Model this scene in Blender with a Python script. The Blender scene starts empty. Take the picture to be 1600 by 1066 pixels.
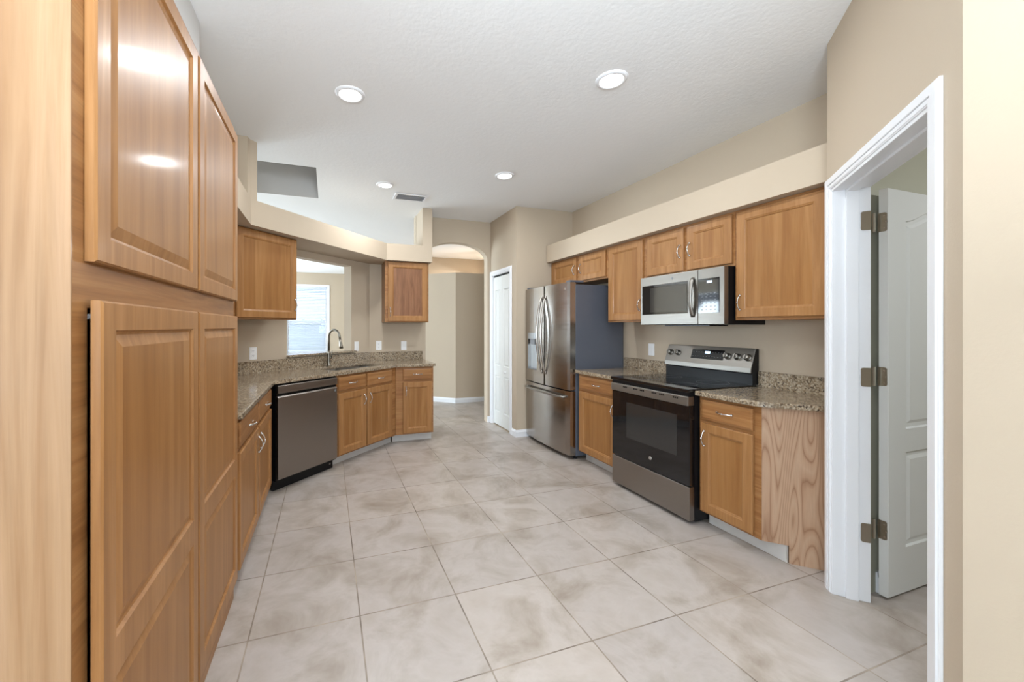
import bpy, bmesh, math, random
from mathutils import Vector, Matrix
random.seed(7)
C = bpy.context.scene.collection
PI = math.pi
def srgb(r, g, b):
    f = lambda c: (c/255/12.92) if c/255 <= 0.04045 else ((c/255+0.055)/1.055)**2.4
    return (f(r), f(g), f(b), 1)

# ---------------------------------------------------------------- camera, world, lights, exposure
H = 2.80                                   # ceiling height
YAW = 0.3240
cam = bpy.data.cameras.new('camera'); camo = bpy.data.objects.new('camera', cam); C.objects.link(camo)
camo.location = (0, 0, 1.337); camo.rotation_euler = (PI/2, 0, -YAW)
cam.sensor_width = 36; cam.lens = 36*616.8/1600
cam.shift_x = (800-719.3)/1600; cam.shift_y = (510.8-533)/1600
cam.clip_start = 0.05; cam.clip_end = 200
bpy.context.scene.camera = camo
vs = bpy.context.scene.view_settings
vs.view_transform = 'Standard'; vs.look = 'None'; vs.gamma = 1; vs.use_curve_mapping = False
vs.exposure = 0.44
world = bpy.data.worlds.new('sky'); bpy.context.scene.world = world; world.use_nodes = True
bg = world.node_tree.nodes['Background']; bg.inputs[0].default_value = (0.72, 0.84, 1.0, 1); bg.inputs[1].default_value = 1.5

def area(name, loc, direction, sx, sy, power, col=(1, 1, 1), spread=PI):
    l = bpy.data.lights.new(name, 'AREA'); l.shape = 'RECTANGLE'; l.size = sx; l.size_y = sy
    l.energy = power; l.color = col; l.spread = spread
    o = bpy.data.objects.new(name, l); C.objects.link(o); o.location = loc
    o.rotation_euler = Vector(direction).to_track_quat('-Z', 'Y').to_euler()
    return o
DAY = (0.74, 0.89, 1.0)
area('nook_left_window_daylight', (-4.85, -3.0, 1.35), (1, 0.3, 0.5), 4.0, 2.0, 150, DAY)      # just inside the nook's left window
area('nook_back_window_daylight', (-1.4, -6.38, 1.35), (0, 1, 0.30), 5.0, 2.2, 165, DAY)      # just inside the sliding door behind the camera
area('living_window_daylight', (-5.85, 8.0, 1.4), (1, 0, 0.9), 3.4, 2.0, 400, DAY)            # just inside the living room windows
area('living_rear_daylight', (-3.9, 11.25, 1.4), (0, -1, 0.9), 2.6, 1.8, 230, DAY)
area('hall_area_light', (3.1, 7.6, 2.5), (-0.4, -0.3, -1), 0.5, 0.5, 34, (1, .97, .92))  # area light aimed down in the hall
area('laundry_fill_light', (3.2, -0.1, 2.70), (0, 0, -1), 0.35, 0.35, 17, (.92, .96, 1))  # added unseen light to brighten the laundry, no lamp built
area('added_ceiling_fill', (0.10, -0.50, 1.78), (0.0, 0.36, 1), 0.7, 0.7, 62, (0.80, 0.91, 1.0))      # added area light without a fixture, brightens the ceiling from behind the viewer
area('added_ceiling_fill_rear', (-0.9, -3.0, 1.70), (0, 0.2, 1), 0.8, 0.8, 26, (0.80, 0.91, 1.0))  # second unseen fill put in for the ceiling, no fixture
LAMPS = [(0.133, 2.572), (1.590, 1.928), (0.560, 4.10), (1.62, 3.48)]
for i, (x, y) in enumerate(LAMPS):
    l = bpy.data.lights.new('downlight', 'AREA'); l.shape = 'DISK'; l.size = 0.13; l.energy = 9; l.color = (.93, .97, 1)
    o = bpy.data.objects.new('downlight', l); C.objects.link(o); o.location = (x, y, H-0.022)
# two more cans over the nook behind the camera
for x, y in [(-1.0, -0.9), (0.7, -1.0)]:
    l = bpy.data.lights.new('nook_downlight', 'AREA'); l.shape = 'DISK'; l.size = 0.13; l.energy = 9; l.color = (.93, .97, 1)
    o = bpy.data.objects.new('nook_downlight', l); C.objects.link(o); o.location = (x, y, H-0.022)

# ---------------------------------------------------------------- materials
def new_mat(name):
    m = bpy.data.materials.new(name); m.use_nodes = True
    nt = m.node_tree; b = nt.nodes['Principled BSDF']
    return m, nt, b
def N(nt, t, **kw):
    n = nt.nodes.new(t)
    for k, v in kw.items(): setattr(n, k, v)
    return n
def ramp(nt, stops):
    r = N(nt, 'ShaderNodeValToRGB'); cr = r.color_ramp
    cr.elements[0].position = stops[0][0]; cr.elements[0].color = stops[0][1]
    cr.elements[1].position = stops[-1][0]; cr.elements[1].color = stops[-1][1]
    for p, c in stops[1:-1]:
        e = cr.elements.new(p); e.color = c
    return r
def simple(name, col, rough=0.5, metal=0.0, spec=0.5, coat=0.0):
    m, nt, b = new_mat(name)
    b.inputs['Base Color'].default_value = col; b.inputs['Roughness'].default_value = rough
    b.inputs['Metallic'].default_value = metal; b.inputs['Specular IOR Level'].default_value = spec
    if coat: b.inputs['Coat Weight'].default_value = coat
    return m
def coords(nt, scale=(1, 1, 1), kind='Object', loc=(0, 0, 0), rnd=False):
    tc = N(nt, 'ShaderNodeTexCoord'); mp = N(nt, 'ShaderNodeMapping')
    mp.inputs['Scale'].default_value = scale; mp.inputs['Location'].default_value = loc
    if rnd:
        oi = N(nt, 'ShaderNodeObjectInfo'); ml = N(nt, 'ShaderNodeVectorMath', operation='MULTIPLY_ADD')
        cb = N(nt, 'ShaderNodeCombineXYZ')
        for k in range(3): nt.links.new(oi.outputs['Random'], cb.inputs[k])
        ml.inputs[1].default_value = (9, 9, 9)
        nt.links.new(cb.outputs[0], ml.inputs[0]); nt.links.new(tc.outputs[kind], ml.inputs[2])
        nt.links.new(ml.outputs[0], mp.inputs['Vector'])
    else:
        nt.links.new(tc.outputs[kind], mp.inputs['Vector'])
    return mp.outputs['Vector']
def noise(nt, vec, scale, detail=4, rough=0.5, dist=0.0):
    n = N(nt, 'ShaderNodeTexNoise'); n.inputs['Scale'].default_value = scale; n.inputs['Detail'].default_value = detail
    n.inputs['Roughness'].default_value = rough; n.inputs['Distortion'].default_value = dist
    nt.links.new(vec, n.inputs['Vector']); return n
def bump(nt, b, h, strength, dist=0.002):
    bp = N(nt, 'ShaderNodeBump'); bp.inputs['Strength'].default_value = strength; bp.inputs['Distance'].default_value = dist
    nt.links.new(h, bp.inputs['Height']); nt.links.new(bp.outputs[0], b.inputs['Normal'])
def mix(nt, a, bb, fac, mode='MIX'):
    m = N(nt, 'ShaderNodeMix', data_type='RGBA', blend_type=mode)
    if isinstance(fac, (int, float)): m.inputs[0].default_value = fac
    else: nt.links.new(fac, m.inputs[0])
    for s, v in ((6, a), (7, bb)):
        if isinstance(v, tuple): m.inputs[s].default_value = v
        else: nt.links.new(v, m.inputs[s])
    return m.outputs[2]

def plaster(name, col, bs=0.15, sc=90, rough=0.75, bd=0.003):
    m, nt, b = new_mat(name)
    v = coords(nt, kind='Object'); n = noise(nt, v, sc, 3, 0.55)
    n2 = noise(nt, v, 1.3, 2)
    c = mix(nt, col, tuple([x*0.96 for x in col[:3]]+[1]), n2.outputs[0])
    nt.links.new(c, b.inputs['Base Color']); b.inputs['Roughness'].default_value = rough
    b.inputs['Specular IOR Level'].default_value = 0.3
    bump(nt, b, n.outputs[0], bs, bd); return m
M = {}
M['wall'] = plaster('beige_wall_paint', srgb(195, 179, 158))
M['white_wall'] = plaster('white_wall_paint', srgb(214, 212, 210))
M['ceiling'] = plaster('textured_ceiling_paint', srgb(243, 244, 245), 0.28, 38, 0.85, 0.006)
M['laundry_wall'] = plaster('sage_wall_paint', srgb(190, 188, 170))
M['white'] = simple('white_trim_paint', srgb(236, 237, 240), 0.35)
M['door_white'] = simple('white_door_paint', srgb(228, 229, 226), 0.38)
M['plastic'] = simple('white_plastic', srgb(240, 240, 240), 0.35)
M['slot'] = simple('dark_slot', srgb(60, 60, 62), 0.6)
M['chrome'] = simple('polished_chrome', srgb(222, 222, 222), 0.12, 1.0)
M['nickel'] = simple('brushed_nickel', srgb(190, 184, 172), 0.28, 1.0)
M['faucet'] = simple('dark_brushed_nickel', srgb(132, 127, 118), 0.3, 1.0)
M['black_gloss'] = simple('black_glass', (0.006, 0.006, 0.007, 1), 0.05, 0.0, 0.6)
M['black'] = simple('black_plastic', (0.008, 0.008, 0.009, 1), 0.28, 0.0, 0.25)
M['dark'] = simple('dark_interior', (0.01, 0.009, 0.008, 1), 0.8)
M['oven_window'] = simple('oven_window_glass', (0.028, 0.027, 0.026, 1), 0.06, 0.0, 0.6)
M['fridge_side'] = simple('dark_grey_enamel', srgb(90, 94, 104), 0.42)
M['grey_plastic'] = simple('grey_plastic', srgb(120, 122, 126), 0.4)
M['blind'] = simple('white_blind_vinyl', srgb(214, 222, 238), 0.6)
M['vent'] = simple('vent_metal', srgb(206, 207, 210), 0.5)
M['fence'] = simple('white_vinyl_fence', srgb(222, 230, 240), 0.6)
M['grass'] = simple('lawn', srgb(110, 120, 80), 0.9)

def emis(name, col, s):
    m, nt, b = new_mat(name); b.inputs['Base Color'].default_value = col
    b.inputs['Emission Color'].default_value = col; b.inputs['Emission Strength'].default_value = s; return m
M['lamp'] = emis('lit_lamp_lens', (1, .98, .95, 1), 9)
M['display'] = emis('lit_display', (.55, .75, 1, 1), 1.6)

def wood(name, base, dark, light, scale=(26, 26, 1.3), rough=0.42, coat=0.14, contrast=1.0, horiz=False):
    m, nt, b = new_mat(name)
    if horiz: scale = (scale[2], scale[1], scale[0])
    v = coords(nt, scale, rnd=True)
    n1 = noise(nt, v, 1.0, 5, 0.6, 0.8)
    v2 = coords(nt, tuple(s*4 for s in scale), rnd=True)
    n2 = noise(nt, v2, 1.0, 3, 0.6)
    v3 = coords(nt, (2.2, 2.2, .6), rnd=True); n3 = noise(nt, v3, 1.0, 2)
    r = ramp(nt, [(0.34, dark), (0.5, base), (0.68, light)]); nt.links.new(n1.outputs[0], r.inputs[0])
    r2 = ramp(nt, [(0.36, (0.84, 0.84, 0.84, 1)), (0.56, (1, 1, 1, 1))]); nt.links.new(n2.outputs[0], r2.inputs[0])
    c = mix(nt, r.outputs[0], r2.outputs[0], 0.45*contrast, 'MULTIPLY')
    r3 = ramp(nt, [(0.3, (0.90, 0.90, 0.90, 1)), (0.7, (1.05, 1.05, 1.05, 1))]); nt.links.new(n3.outputs[0], r3.inputs[0])
    c = mix(nt, c, r3.outputs[0], 0.8, 'MULTIPLY')
    nt.links.new(c, b.inputs['Base Color']); b.inputs['Roughness'].default_value = rough
    b.inputs['Coat Weight'].default_value = coat; b.inputs['Specular IOR Level'].default_value = 0.25; b.inputs['Coat Roughness'].default_value = 0.13
    bump(nt, b, n2.outputs[0], 0.06, 0.001)
    return m
M['oak'] = wood('honey_oak', srgb(162, 115, 69), srgb(151, 105, 61), srgb(174, 127, 81))
M['oak_h'] = wood('honey_oak_rail', srgb(158, 110, 66), srgb(138, 92, 53), srgb(172, 126, 80), horiz=True, contrast=1.6)
M['oak_panel'] = wood('honey_oak_veneer', srgb(156, 109, 62), srgb(145, 98, 53), srgb(169, 122, 74), scale=(14, 14, .8))
M['oak_brown_shade'] = wood('shaded_brown_plywood', srgb(136, 94, 66), srgb(122, 82, 56), srgb(149, 106, 76), scale=(30, 30, 2.5), contrast=1.5)  # plywood grain; the browner tone is mostly shade put into the colour
M['oak_light'] = wood('pale_oak', srgb(158, 124, 91), srgb(147, 111, 78), srgb(169, 135, 104), scale=(20, 20, .9), rough=0.42, coat=0.15)
# cathedral-grained end panel
def cathedral():
    m, nt, b = new_mat('cathedral_oak')
    v = coords(nt, (1, 1, 0.16)); n = noise(nt, v, 2.6, 2, 0.5, 0.3)
    ml = N(nt, 'ShaderNodeMath', operation='MULTIPLY'); ml.inputs[1].default_value = 52
    nt.links.new(n.outputs[0], ml.inputs[0])
    fr = N(nt, 'ShaderNodeMath', operation='FRACT'); nt.links.new(ml.outputs[0], fr.inputs[0])
    r = ramp(nt, [(0.0, srgb(166, 127, 98)), (0.14, srgb(188, 153, 124)), (0.55, srgb(194, 161, 133)), (0.86, srgb(184, 148, 119)), (1.0, srgb(154, 114, 86))])
    nt.links.new(fr.outputs[0], r.inputs[0])
    v2 = coords(nt, (160, 160, 7)); n2 = noise(nt, v2, 1, 3)
    r2 = ramp(nt, [(0.35, (0.86, 0.85, 0.84, 1)), (0.58, (1, 1, 1, 1))]); nt.links.new(n2.outputs[0], r2.inputs[0])
    c = mix(nt, r.outputs[0], r2.outputs[0], 0.6, 'MULTIPLY')
    nt.links.new(c, b.inputs['Base Color']); b.inputs['Roughness'].default_value = 0.45
    return m
M['cathedral'] = cathedral()

def steel(name, col, rough=0.26, streak=(1, 1, 60), bs=0.03):
    m, nt, b = new_mat(name)
    v = coords(nt, streak); n = noise(nt, v, 3, 4, 0.6)
    r = ramp(nt, [(0.3, (rough*0.85,)*3+(1,)), (0.7, (rough*1.2,)*3+(1,))]); nt.links.new(n.outputs[0], r.inputs[0])
    nt.links.new(r.outputs[0], b.inputs['Roughness'])
    b.inputs['Base Color'].default_value = col; b.inputs['Metallic'].default_value = 1
    return m
M['steel'] = steel('brushed_stainless', srgb(150, 146, 140), 0.36)
M['steel_d'] = steel('slate_stainless', srgb(152, 145, 139), 0.33)
M['steel_f'] = steel('fridge_stainless', srgb(168, 162, 156), 0.20, (1, 1, 60))

def granite():
    m, nt, b = new_mat('brown_granite')
    v = coords(nt, (1, 1, 1))
    n1 = noise(nt, v, 24, 5, 0.7, 0.6)
    r1 = ramp(nt, [(0.30, srgb(80, 64, 52)), (0.42, srgb(128, 108, 84)), (0.52, srgb(160, 141, 114)), (0.62, srgb(142, 125, 104)), (0.74, srgb(184, 174, 158))])
    nt.links.new(n1.outputs[0], r1.inputs[0])
    vo = N(nt, 'ShaderNodeTexVoronoi'); vo.inputs['Scale'].default_value = 120; nt.links.new(v, vo.inputs['Vector'])
    r2 = ramp(nt, [(0.05, srgb(60, 50, 44)), (0.28, srgb(160, 146, 126)), (0.5, srgb(214, 202, 182)), (0.8, srgb(132, 112, 90))])
    sp = N(nt, 'ShaderNodeSeparateColor'); nt.links.new(vo.outputs['Color'], sp.inputs[0]); nt.links.new(sp.outputs[0], r2.inputs[0])
    n3 = noise(nt, v, 60, 3, 0.6); r3 = ramp(nt, [(0.35, (0, 0, 0, 1)), (0.65, (1, 1, 1, 1))]); nt.links.new(n3.outputs[0], r3.inputs[0])
    c = mix(nt, r1.outputs[0], r2.outputs[0], 0.5)
    n4 = noise(nt, v, 75, 2, 0.5, 1.0); r4 = ramp(nt, [(0.60, (0, 0, 0, 1)), (0.66, (1, 1, 1, 1))]); nt.links.new(n4.outputs[0], r4.inputs[0])
    c = mix(nt, c, srgb(56, 46, 42), r4.outputs[0])
    nt.links.new(c, b.inputs['Base Color']); b.inputs['Roughness'].default_value = 0.12
    return m
M['granite'] = granite()

T = 0.4636; TX = -0.3225; TY = 1.8782
def tile(name, kick=False):
    m, nt, b = new_mat(name)
    v = coords(nt, kind='Object', loc=(-TX, -TY, 0))
    br = N(nt, 'ShaderNodeTexBrick'); br.offset = 0; br.squash = 1
    br.inputs['Scale'].default_value = 1; br.inputs['Mortar Size'].default_value = 0.0034; br.inputs['Mortar Smooth'].default_value = 0.15
    br.inputs['Brick Width'].default_value = T; br.inputs['Row Height'].default_value = T; br.inputs['Bias'].default_value = 0
    br.inputs['Color1'].default_value = (0.94, 0.94, 0.95, 1); br.inputs['Color2'].default_value = (1.04, 1.03, 1.02, 1)
    br.inputs['Mortar'].default_value = (1, 1, 1, 1)
    nt.links.new(v, br.inputs['Vector'])
    n1 = noise(nt, v, 3.2, 5, 0.62, 0.5)
    r1 = ramp(nt, [(0.30, srgb(154, 142, 130)), (0.45, srgb(174, 164, 154)), (0.56, srgb(186, 177, 170)), (0.72, srgb(178, 168, 158))])
    nt.links.new(n1.outputs[0], r1.inputs[0])
    n2 = noise(nt, v, 9.0, 4, 0.6); r2 = ramp(nt, [(0.3, (0.93, 0.92, 0.90, 1)), (0.7, (1.04, 1.04, 1.05, 1))]); nt.links.new(n2.outputs[0], r2.inputs[0])
    c = mix(nt, r1.outputs[0], r2.outputs[0], 0.8, 'MULTIPLY'); c = mix(nt, c, br.outputs['Color'], 1.0, 'MULTIPLY')
    n5 = noise(nt, v, 5, 3); r5 = ramp(nt, [(0.35, srgb(118, 106, 95)), (0.65, srgb(170, 156, 140))]); nt.links.new(n5.outputs[0], r5.inputs[0])
    if not kick:
        c = mix(nt, c, r5.outputs[0], br.outputs['Fac'])
        inv = N(nt, 'ShaderNodeMath', operation='SUBTRACT'); inv.inputs[0].default_value = 1; nt.links.new(br.outputs['Fac'], inv.inputs[1])
        bump(nt, b, inv.outputs[0], 0.5, 0.002)
    if kick: c = mix(nt, c, srgb(226, 226, 224), 0.55)
    nt.links.new(c, b.inputs['Base Color']); b.inputs['Roughness'].default_value = 0.33; b.inputs['Specular IOR Level'].default_value = 0.5
    return m
M['tile'] = tile('beige_floor_tile'); M['tile_kick'] = tile('beige_base_tile', True)
def glass():
    m = bpy.data.materials.new('window_glass'); m.use_nodes = True; nt = m.node_tree; nt.nodes.clear()
    o = N(nt, 'ShaderNodeOutputMaterial'); t = N(nt, 'ShaderNodeBsdfTransparent'); g = N(nt, 'ShaderNodeBsdfGlossy'); g.inputs['Roughness'].default_value = 0.02
    mx = N(nt, 'ShaderNodeMixShader'); mx.inputs[0].default_value = 0.03
    nt.links.new(t.outputs[0], mx.inputs[1]); nt.links.new(g.outputs[0], mx.inputs[2]); nt.links.new(mx.outputs[0], o.inputs[0]); return m
M['glass'] = glass()

# ---------------------------------------------------------------- mesh helpers
def obj(name, bm, mat, parent=None, loc=None, rz=0, smooth=False, mw=None, bevel=0, auto=None):
    bmesh.ops.recalc_face_normals(bm, faces=bm.faces[:])
    me = bpy.data.meshes.new(name); bm.to_mesh(me); bm.free()
    mats = mat if isinstance(mat, (list, tuple)) else [mat]
    for m in mats: me.materials.append(m)
    o = bpy.data.objects.new(name, me); C.objects.link(o)
    if smooth:
        for p in me.polygons: p.use_smooth = True
    if mw is not None: o.matrix_world = mw
    if loc is not None: o.location = loc
    if rz: o.rotation_euler = (0, 0, rz)
    if bevel:
        b = o.modifiers.new('bevel', 'BEVEL'); b.width = bevel; b.segments = 2; b.limit_method = 'ANGLE'; b.angle_limit = 0.6
    if parent is not None: o.parent = parent
    return o
def thing(name, label, cat, loc=(0, 0, 0), rz=0, group=None):
    o = bpy.data.objects.new(name, None); C.objects.link(o); o.location = loc; o.rotation_euler = (0, 0, rz)
    o.empty_display_size = 0.1
    o['label'] = label; o['category'] = cat
    if group: o['group'] = group
    return o
def tag(o, label, cat, group=None):
    o['label'] = label; o['category'] = cat
    if group: o['group'] = group
    return o
def struct(o, label=None, cat=None):
    o['kind'] = 'structure'
    if label: o['label'] = label
    if cat: o['category'] = cat
    return o
def box(bm, x0, y0, z0, x1, y1, z1, mi=0):
    vv = [bm.verts.new(p) for p in ((x0, y0, z0), (x1, y0, z0), (x1, y1, z0), (x0, y1, z0), (x0, y0, z1), (x1, y0, z1), (x1, y1, z1), (x0, y1, z1))]
    for f in ((0, 3, 2, 1), (4, 5, 6, 7), (0, 1, 5, 4), (1, 2, 6, 5), (2, 3, 7, 6), (3, 0, 4, 7)):
        fa = bm.faces.new([vv[i] for i in f]); fa.material_index = mi
    return bm
def mbox(*a): return box(bmesh.new(), *a)
def extrude_poly(outer, holes, put, t0, t1, bm=None, mi=0):
    """2D polygon with holes extruded; put(a, b, t) -> 3D point"""
    bm = bm or bmesh.new()
    for_loops = [outer]+list(holes)
    layers = []
    for t in (t0, t1):
        loops = [[bm.verts.new(put(a, b, t)) for a, b in lp] for lp in for_loops]
        edges = []
        for lp in loops:
            for i in range(len(lp)): edges.append(bm.edges.new((lp[i], lp[(i+1) % len(lp)])))
        if len(for_loops) == 1 and len(outer) == 4: bm.faces.new(loops[0]).material_index = mi
        else:
            g = bmesh.ops.triangle_fill(bm, use_beauty=True, use_dissolve=False, edges=edges)
            for f in g['geom']:
                if isinstance(f, bmesh.types.BMFace): f.material_index = mi
        layers.append(loops)
    for la, lb in zip(*layers):
        n = len(la)
        for i in range(n): bm.faces.new((la[i], la[(i+1) % n], lb[(i+1) % n], lb[i])).material_index = mi
    return bm
def prism(poly, z0, z1, holes=(), bm=None, mi=0): return extrude_poly(poly, holes, lambda a, b, t: (a, b, t), z0, z1, bm, mi)
def upright(poly, y0, y1, holes=(), bm=None, mi=0): return extrude_poly(poly, holes, lambda a, b, t: (a, t, b), y0, y1, bm, mi)
def sidewise(poly, x0, x1, holes=(), bm=None, mi=0): return extrude_poly(poly, holes, lambda a, b, t: (t, a, b), x0, x1, bm, mi)
def rect(a0, b0, a1, b1): return [(a0, b0), (a1, b0), (a1, b1), (a0, b1)]
def offset_poly(poly, d):
    """inset a counter-clockwise polygon by d"""
    n = len(poly); out = []
    for i in range(n):
        p0 = Vector(poly[i-1]); p1 = Vector(poly[i]); p2 = Vector(poly[(i+1) % n])
        e1 = (p1-p0).normalized(); e2 = (p2-p1).normalized()
        n1 = Vector((-e1.y, e1.x)); n2 = Vector((-e2.y, e2.x))
        k = n1+n2; k = k/max(0.2, k.dot(n1)); out.append(tuple(p1+k*d))
    return out
def panel_slab(w, h, t, panels, prof, edge=0.004, bm=None):
    """door slab, front at y=-t .. back y=0 ; panels = ccw polygons in xz, prof = [(inset, depth behind the front)]"""
    bm = bm or bmesh.new()
    put = lambda p, y: bm.verts.new((p[0], y, p[1]))
    o0 = rect(0, 0, w, h); o1 = offset_poly(o0, edge)
    L = [[put(p, 0) for p in o0], [put(p, -t+edge) for p in o0], [put(p, -t) for p in o1]]
    bm.faces.new(L[0])
    for a, b in ((0, 1), (1, 2)):
        for i in range(4): bm.faces.new((L[a][i], L[a][(i+1) % 4], L[b][(i+1) % 4], L[b][i]))
    edges = [bm.edges.get((L[2][i], L[2][(i+1) % 4])) for i in range(4)]
    hl = []
    for pl in panels:
        lp = [put(p, -t) for p in pl]; hl.append(lp)
        for i in range(len(lp)): edges.append(bm.edges.new((lp[i], lp[(i+1) % len(lp)])))
    bmesh.ops.triangle_fill(bm, use_beauty=True, use_dissolve=False, edges=edges)
    for pl, lp in zip(panels, hl):
        prev = lp
        for ins, dep in prof:
            q = [put(p, -t+dep) for p in offset_poly(pl, ins)]
            for i in range(len(lp)): bm.faces.new((prev[i], prev[(i+1) % len(lp)], q[(i+1) % len(lp)], q[i]))
            prev = q
        if len(prev) == 4: bm.faces.new(prev).material_index = 1
        else:
            bmesh.ops.triangle_fill(bm, use_beauty=True, use_dissolve=False, edges=[bm.edges.get((prev[i], prev[(i+1) % len(prev)])) for i in range(len(prev))])
    return bm
def tube(path, rad, seg=10, bm=None, cap=True, flat=None):
    """sweep; rad float or list"""
    bm = bm or bmesh.new(); pts = [Vector(p) for p in path]; n = len(pts)
    if not isinstance(rad, (list, tuple)): rad = [rad]*n
    rings = []; up = None
    for i, p in enumerate(pts):
        tan = (pts[min(i+1, n-1)]-pts[max(i-1, 0)]).normalized()
        if up is None:
            a = Vector((0, 0, 1)) if abs(tan.z) < 0.9 else Vector((1, 0, 0)); up = (a-tan*a.dot(tan)).normalized()
        else: up = (up-tan*up.dot(tan)).normalized()
        sd = tan.cross(up)
        rings.append([bm.verts.new(p+(up*math.cos(2*PI*k/seg)+sd*math.sin(2*PI*k/seg)*(flat or 1))*rad[i]) for k in range(seg)])
    for a, b in zip(rings, rings[1:]):
        for k in range(seg): bm.faces.new((a[k], a[(k+1) % seg], b[(k+1) % seg], b[k]))
    if cap: bm.faces.new(rings[0]); bm.faces.new(rings[-1])
    return bm
def lathe(prof, seg=32, bm=None, mat=None, cx=0, cy=0):
    """prof list of (r, z) about z; mat optional Matrix"""
    bm = bm or bmesh.new(); rings = []
    for r, z in prof:
        if r < 1e-6: vs_ = [Vector((cx, cy, z))]
        else: vs_ = [Vector((cx+r*math.cos(2*PI*k/seg), cy+r*math.sin(2*PI*k/seg), z)) for k in range(seg)]
        if mat is not None: vs_ = [mat @ v for v in vs_]
        rings.append([bm.verts.new(v) for v in vs_])
    for a, b in zip(rings, rings[1:]):
        for k in range(seg):
            if len(a) == 1 and len(b) == 1: continue
            if len(a) == 1: bm.faces.new((a[0], b[(k+1) % seg], b[k]))
            elif len(b) == 1: bm.faces.new((a[k], a[(k+1) % seg], b[0]))
            else: bm.faces.new((a[k], a[(k+1) % seg], b[(k+1) % seg], b[k]))
    return bm
def line_x(p, d, q, e):
    """intersection of 2D lines p+s*d and q+t*e"""
    den = d[0]*e[1]-d[1]*e[0]; s = ((q[0]-p[0])*e[1]-(q[1]-p[1])*e[0])/den
    return (p[0]+d[0]*s, p[1]+d[1]*s)

# ---------------------------------------------------------------- measures
XR = 2.96                    # right wall
YE = 5.12                    # end wall / arch wall
YC = 4.32                    # wall of the fridge alcove
XC = 2.165                   # closet wall
A = Vector((-0.415, 3.47)); B = Vector((0.733, 4.50)); DD = (B-A).normalized(); DN = Vector((-DD.y, DD.x))
DANG = math.atan2(DD.y, DD.x)
W0 = A+DN*0.615              # diagonal wall line start
def dg(s, t): p = A+DD*s+DN*t; return (p.x, p.y)
XLW = -1.05
wall_l = line_x(W0, DD, (XLW, 0), (0, 1)); wall_r = line_x(W0, DD, (0, YE), (1, 0))
SOF0, SOF1 = 2.135, 2.335    # soffit heights

# ---------------------------------------------------------------- the shell
struct(obj('floor', mbox(-6.2, -6.9, -0.1, 4.6, 11.7, 0), M['tile']))
struct(obj('ceiling', prism(rect(-6.2, -6.9, 4.6, 11.7), H, H+0.12, holes=[rect(-1.55, 3.86, -0.10, 4.78)]), M['ceiling']))
bm = prism(rect(-1.60, 3.81, -0.05, 4.83), H+0.0005, H+0.72, holes=[rect(-1.548, 3.862, -0.102, 4.778)])
box(bm, -1.60, 3.81, H+0.721, -0.05, 4.83, H+0.78)
struct(obj('trim_1', bm, M['white_wall']), 'raised recess in the white ceiling beyond the peninsula', 'ceiling recess')

# right wall, alcove block with closet, arch wall
struct(obj('wall_right', mbox(XR, 1.30, 0, XR+0.12, YC+0.05, H), M['wall']))
# closet block: wall facing camera (Y=YC) and wall facing the kitchen (X=XC) with the bifold opening
struct(obj('wall_alcove', mbox(XC, YC, 0, XR+0.12, YC+0.11, H), M['wall']))
cl0, cl1, clz = 4.487, 5.055, 2.045
struct(obj('wall_closet', sidewise(rect(YC+0.11, 0, YE+0.13, H), XC, XC+0.11, holes=[[(cl0, 0.0005), (cl1, 0.0005), (cl1, clz), (cl0, clz)]]), M['wall']))
# arch wall
ax0, ax1, asp, arise = 1.232, 2.118, 2.271, 0.216
acx = (ax0+ax1)/2; ahw = (ax1-ax0)/2
arch = [(ax1, 0.0), (XC+0.11, 0.0), (XC+0.11, H), (1.10, H), (1.10, 0.0), (ax0, 0.0)]
for k in range(25):
    a = PI-PI*k/24; arch.append((acx+ahw*math.cos(a), asp+arise*math.sin(a)))
struct(obj('wall_arch', upright(arch, YE, YE+0.12), M['wall']))
# end wall behind the small wall cabinet (stops at the plant shelf) and the wing wall that carries on to the ceiling
struct(obj('wall_end', prism([wall_r, (1.10, YE), (1.10, YE+0.12), (wall_r[0]-0.05, YE+0.12)], 0, SOF1), M['wall']))
struct(obj('wall_wing', mbox(1.105, 4.745, SOF1, 1.226, YE+0.12, H), M['wall']))
# diagonal wall with pass-through
LW = (Vector(wall_r)-Vector(wall_l)).length
s0 = (W0-Vector(wall_l)).length
op0, op1, opz0, opz1 = s0+0.584, s0+1.47, 1.03, 2.065
mw = Matrix.Translation((wall_l[0], wall_l[1], 0)) @ Matrix.Rotation(DANG, 4, 'Z')
struct(obj('wall_diagonal', upright(rect(0, 0, LW+0.02, SOF1), 0, 0.12, holes=[rect(op0, opz0, op1, opz1)]), M['wall'], mw=mw))
struct(obj('wall_left', mbox(XLW-0.12, 0.90, 0, XLW, 3.80, H), M['wall']))
# plant-shelf soffits
SD = Vector((0.687, 0.727)).normalized(); S1 = Vector((-0.567, 3.44))
s_end = line_x(S1, SD, (0, 4.745), (1, 0))
sof = [(XLW, 2.205), (S1.x, 2.205), tuple(S1), s_end, (1.226, 4.745), (1.226, YE), wall_r, wall_l]
struct(obj('wall_soffit_left', prism(sof, SOF0, SOF1), M['wall']), 'beige plant shelf band wrapping over the peninsula cabinets', 'soffit')
struct(obj('wall_column', prism([(XLW, 3.395), (-0.585, 3.395), (-0.574, 3.44), (-0.532, 3.485), (-0.60, 3.57), (XLW, 3.62)], SOF1, H), M['wall']), 'beige column rising from the left plant shelf to the ceiling', 'column')
struct(obj('wall_above_pantry', mbox(XLW, 0.905, 2.325, -0.585, 2.20, H), M['white_wall']), 'pale wall above the tall pantry cabinet', 'wall')
struct(obj('wall_soffit_right', prism([(2.57, 1.34), (XR, 1.34), (XR, YC), (2.60, YC), (2.57, YC-0.03)], SOF0-0.006, SOF1+0.003), M['wall']), 'beige soffit band above the right wall cabinets', 'soffit')

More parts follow.
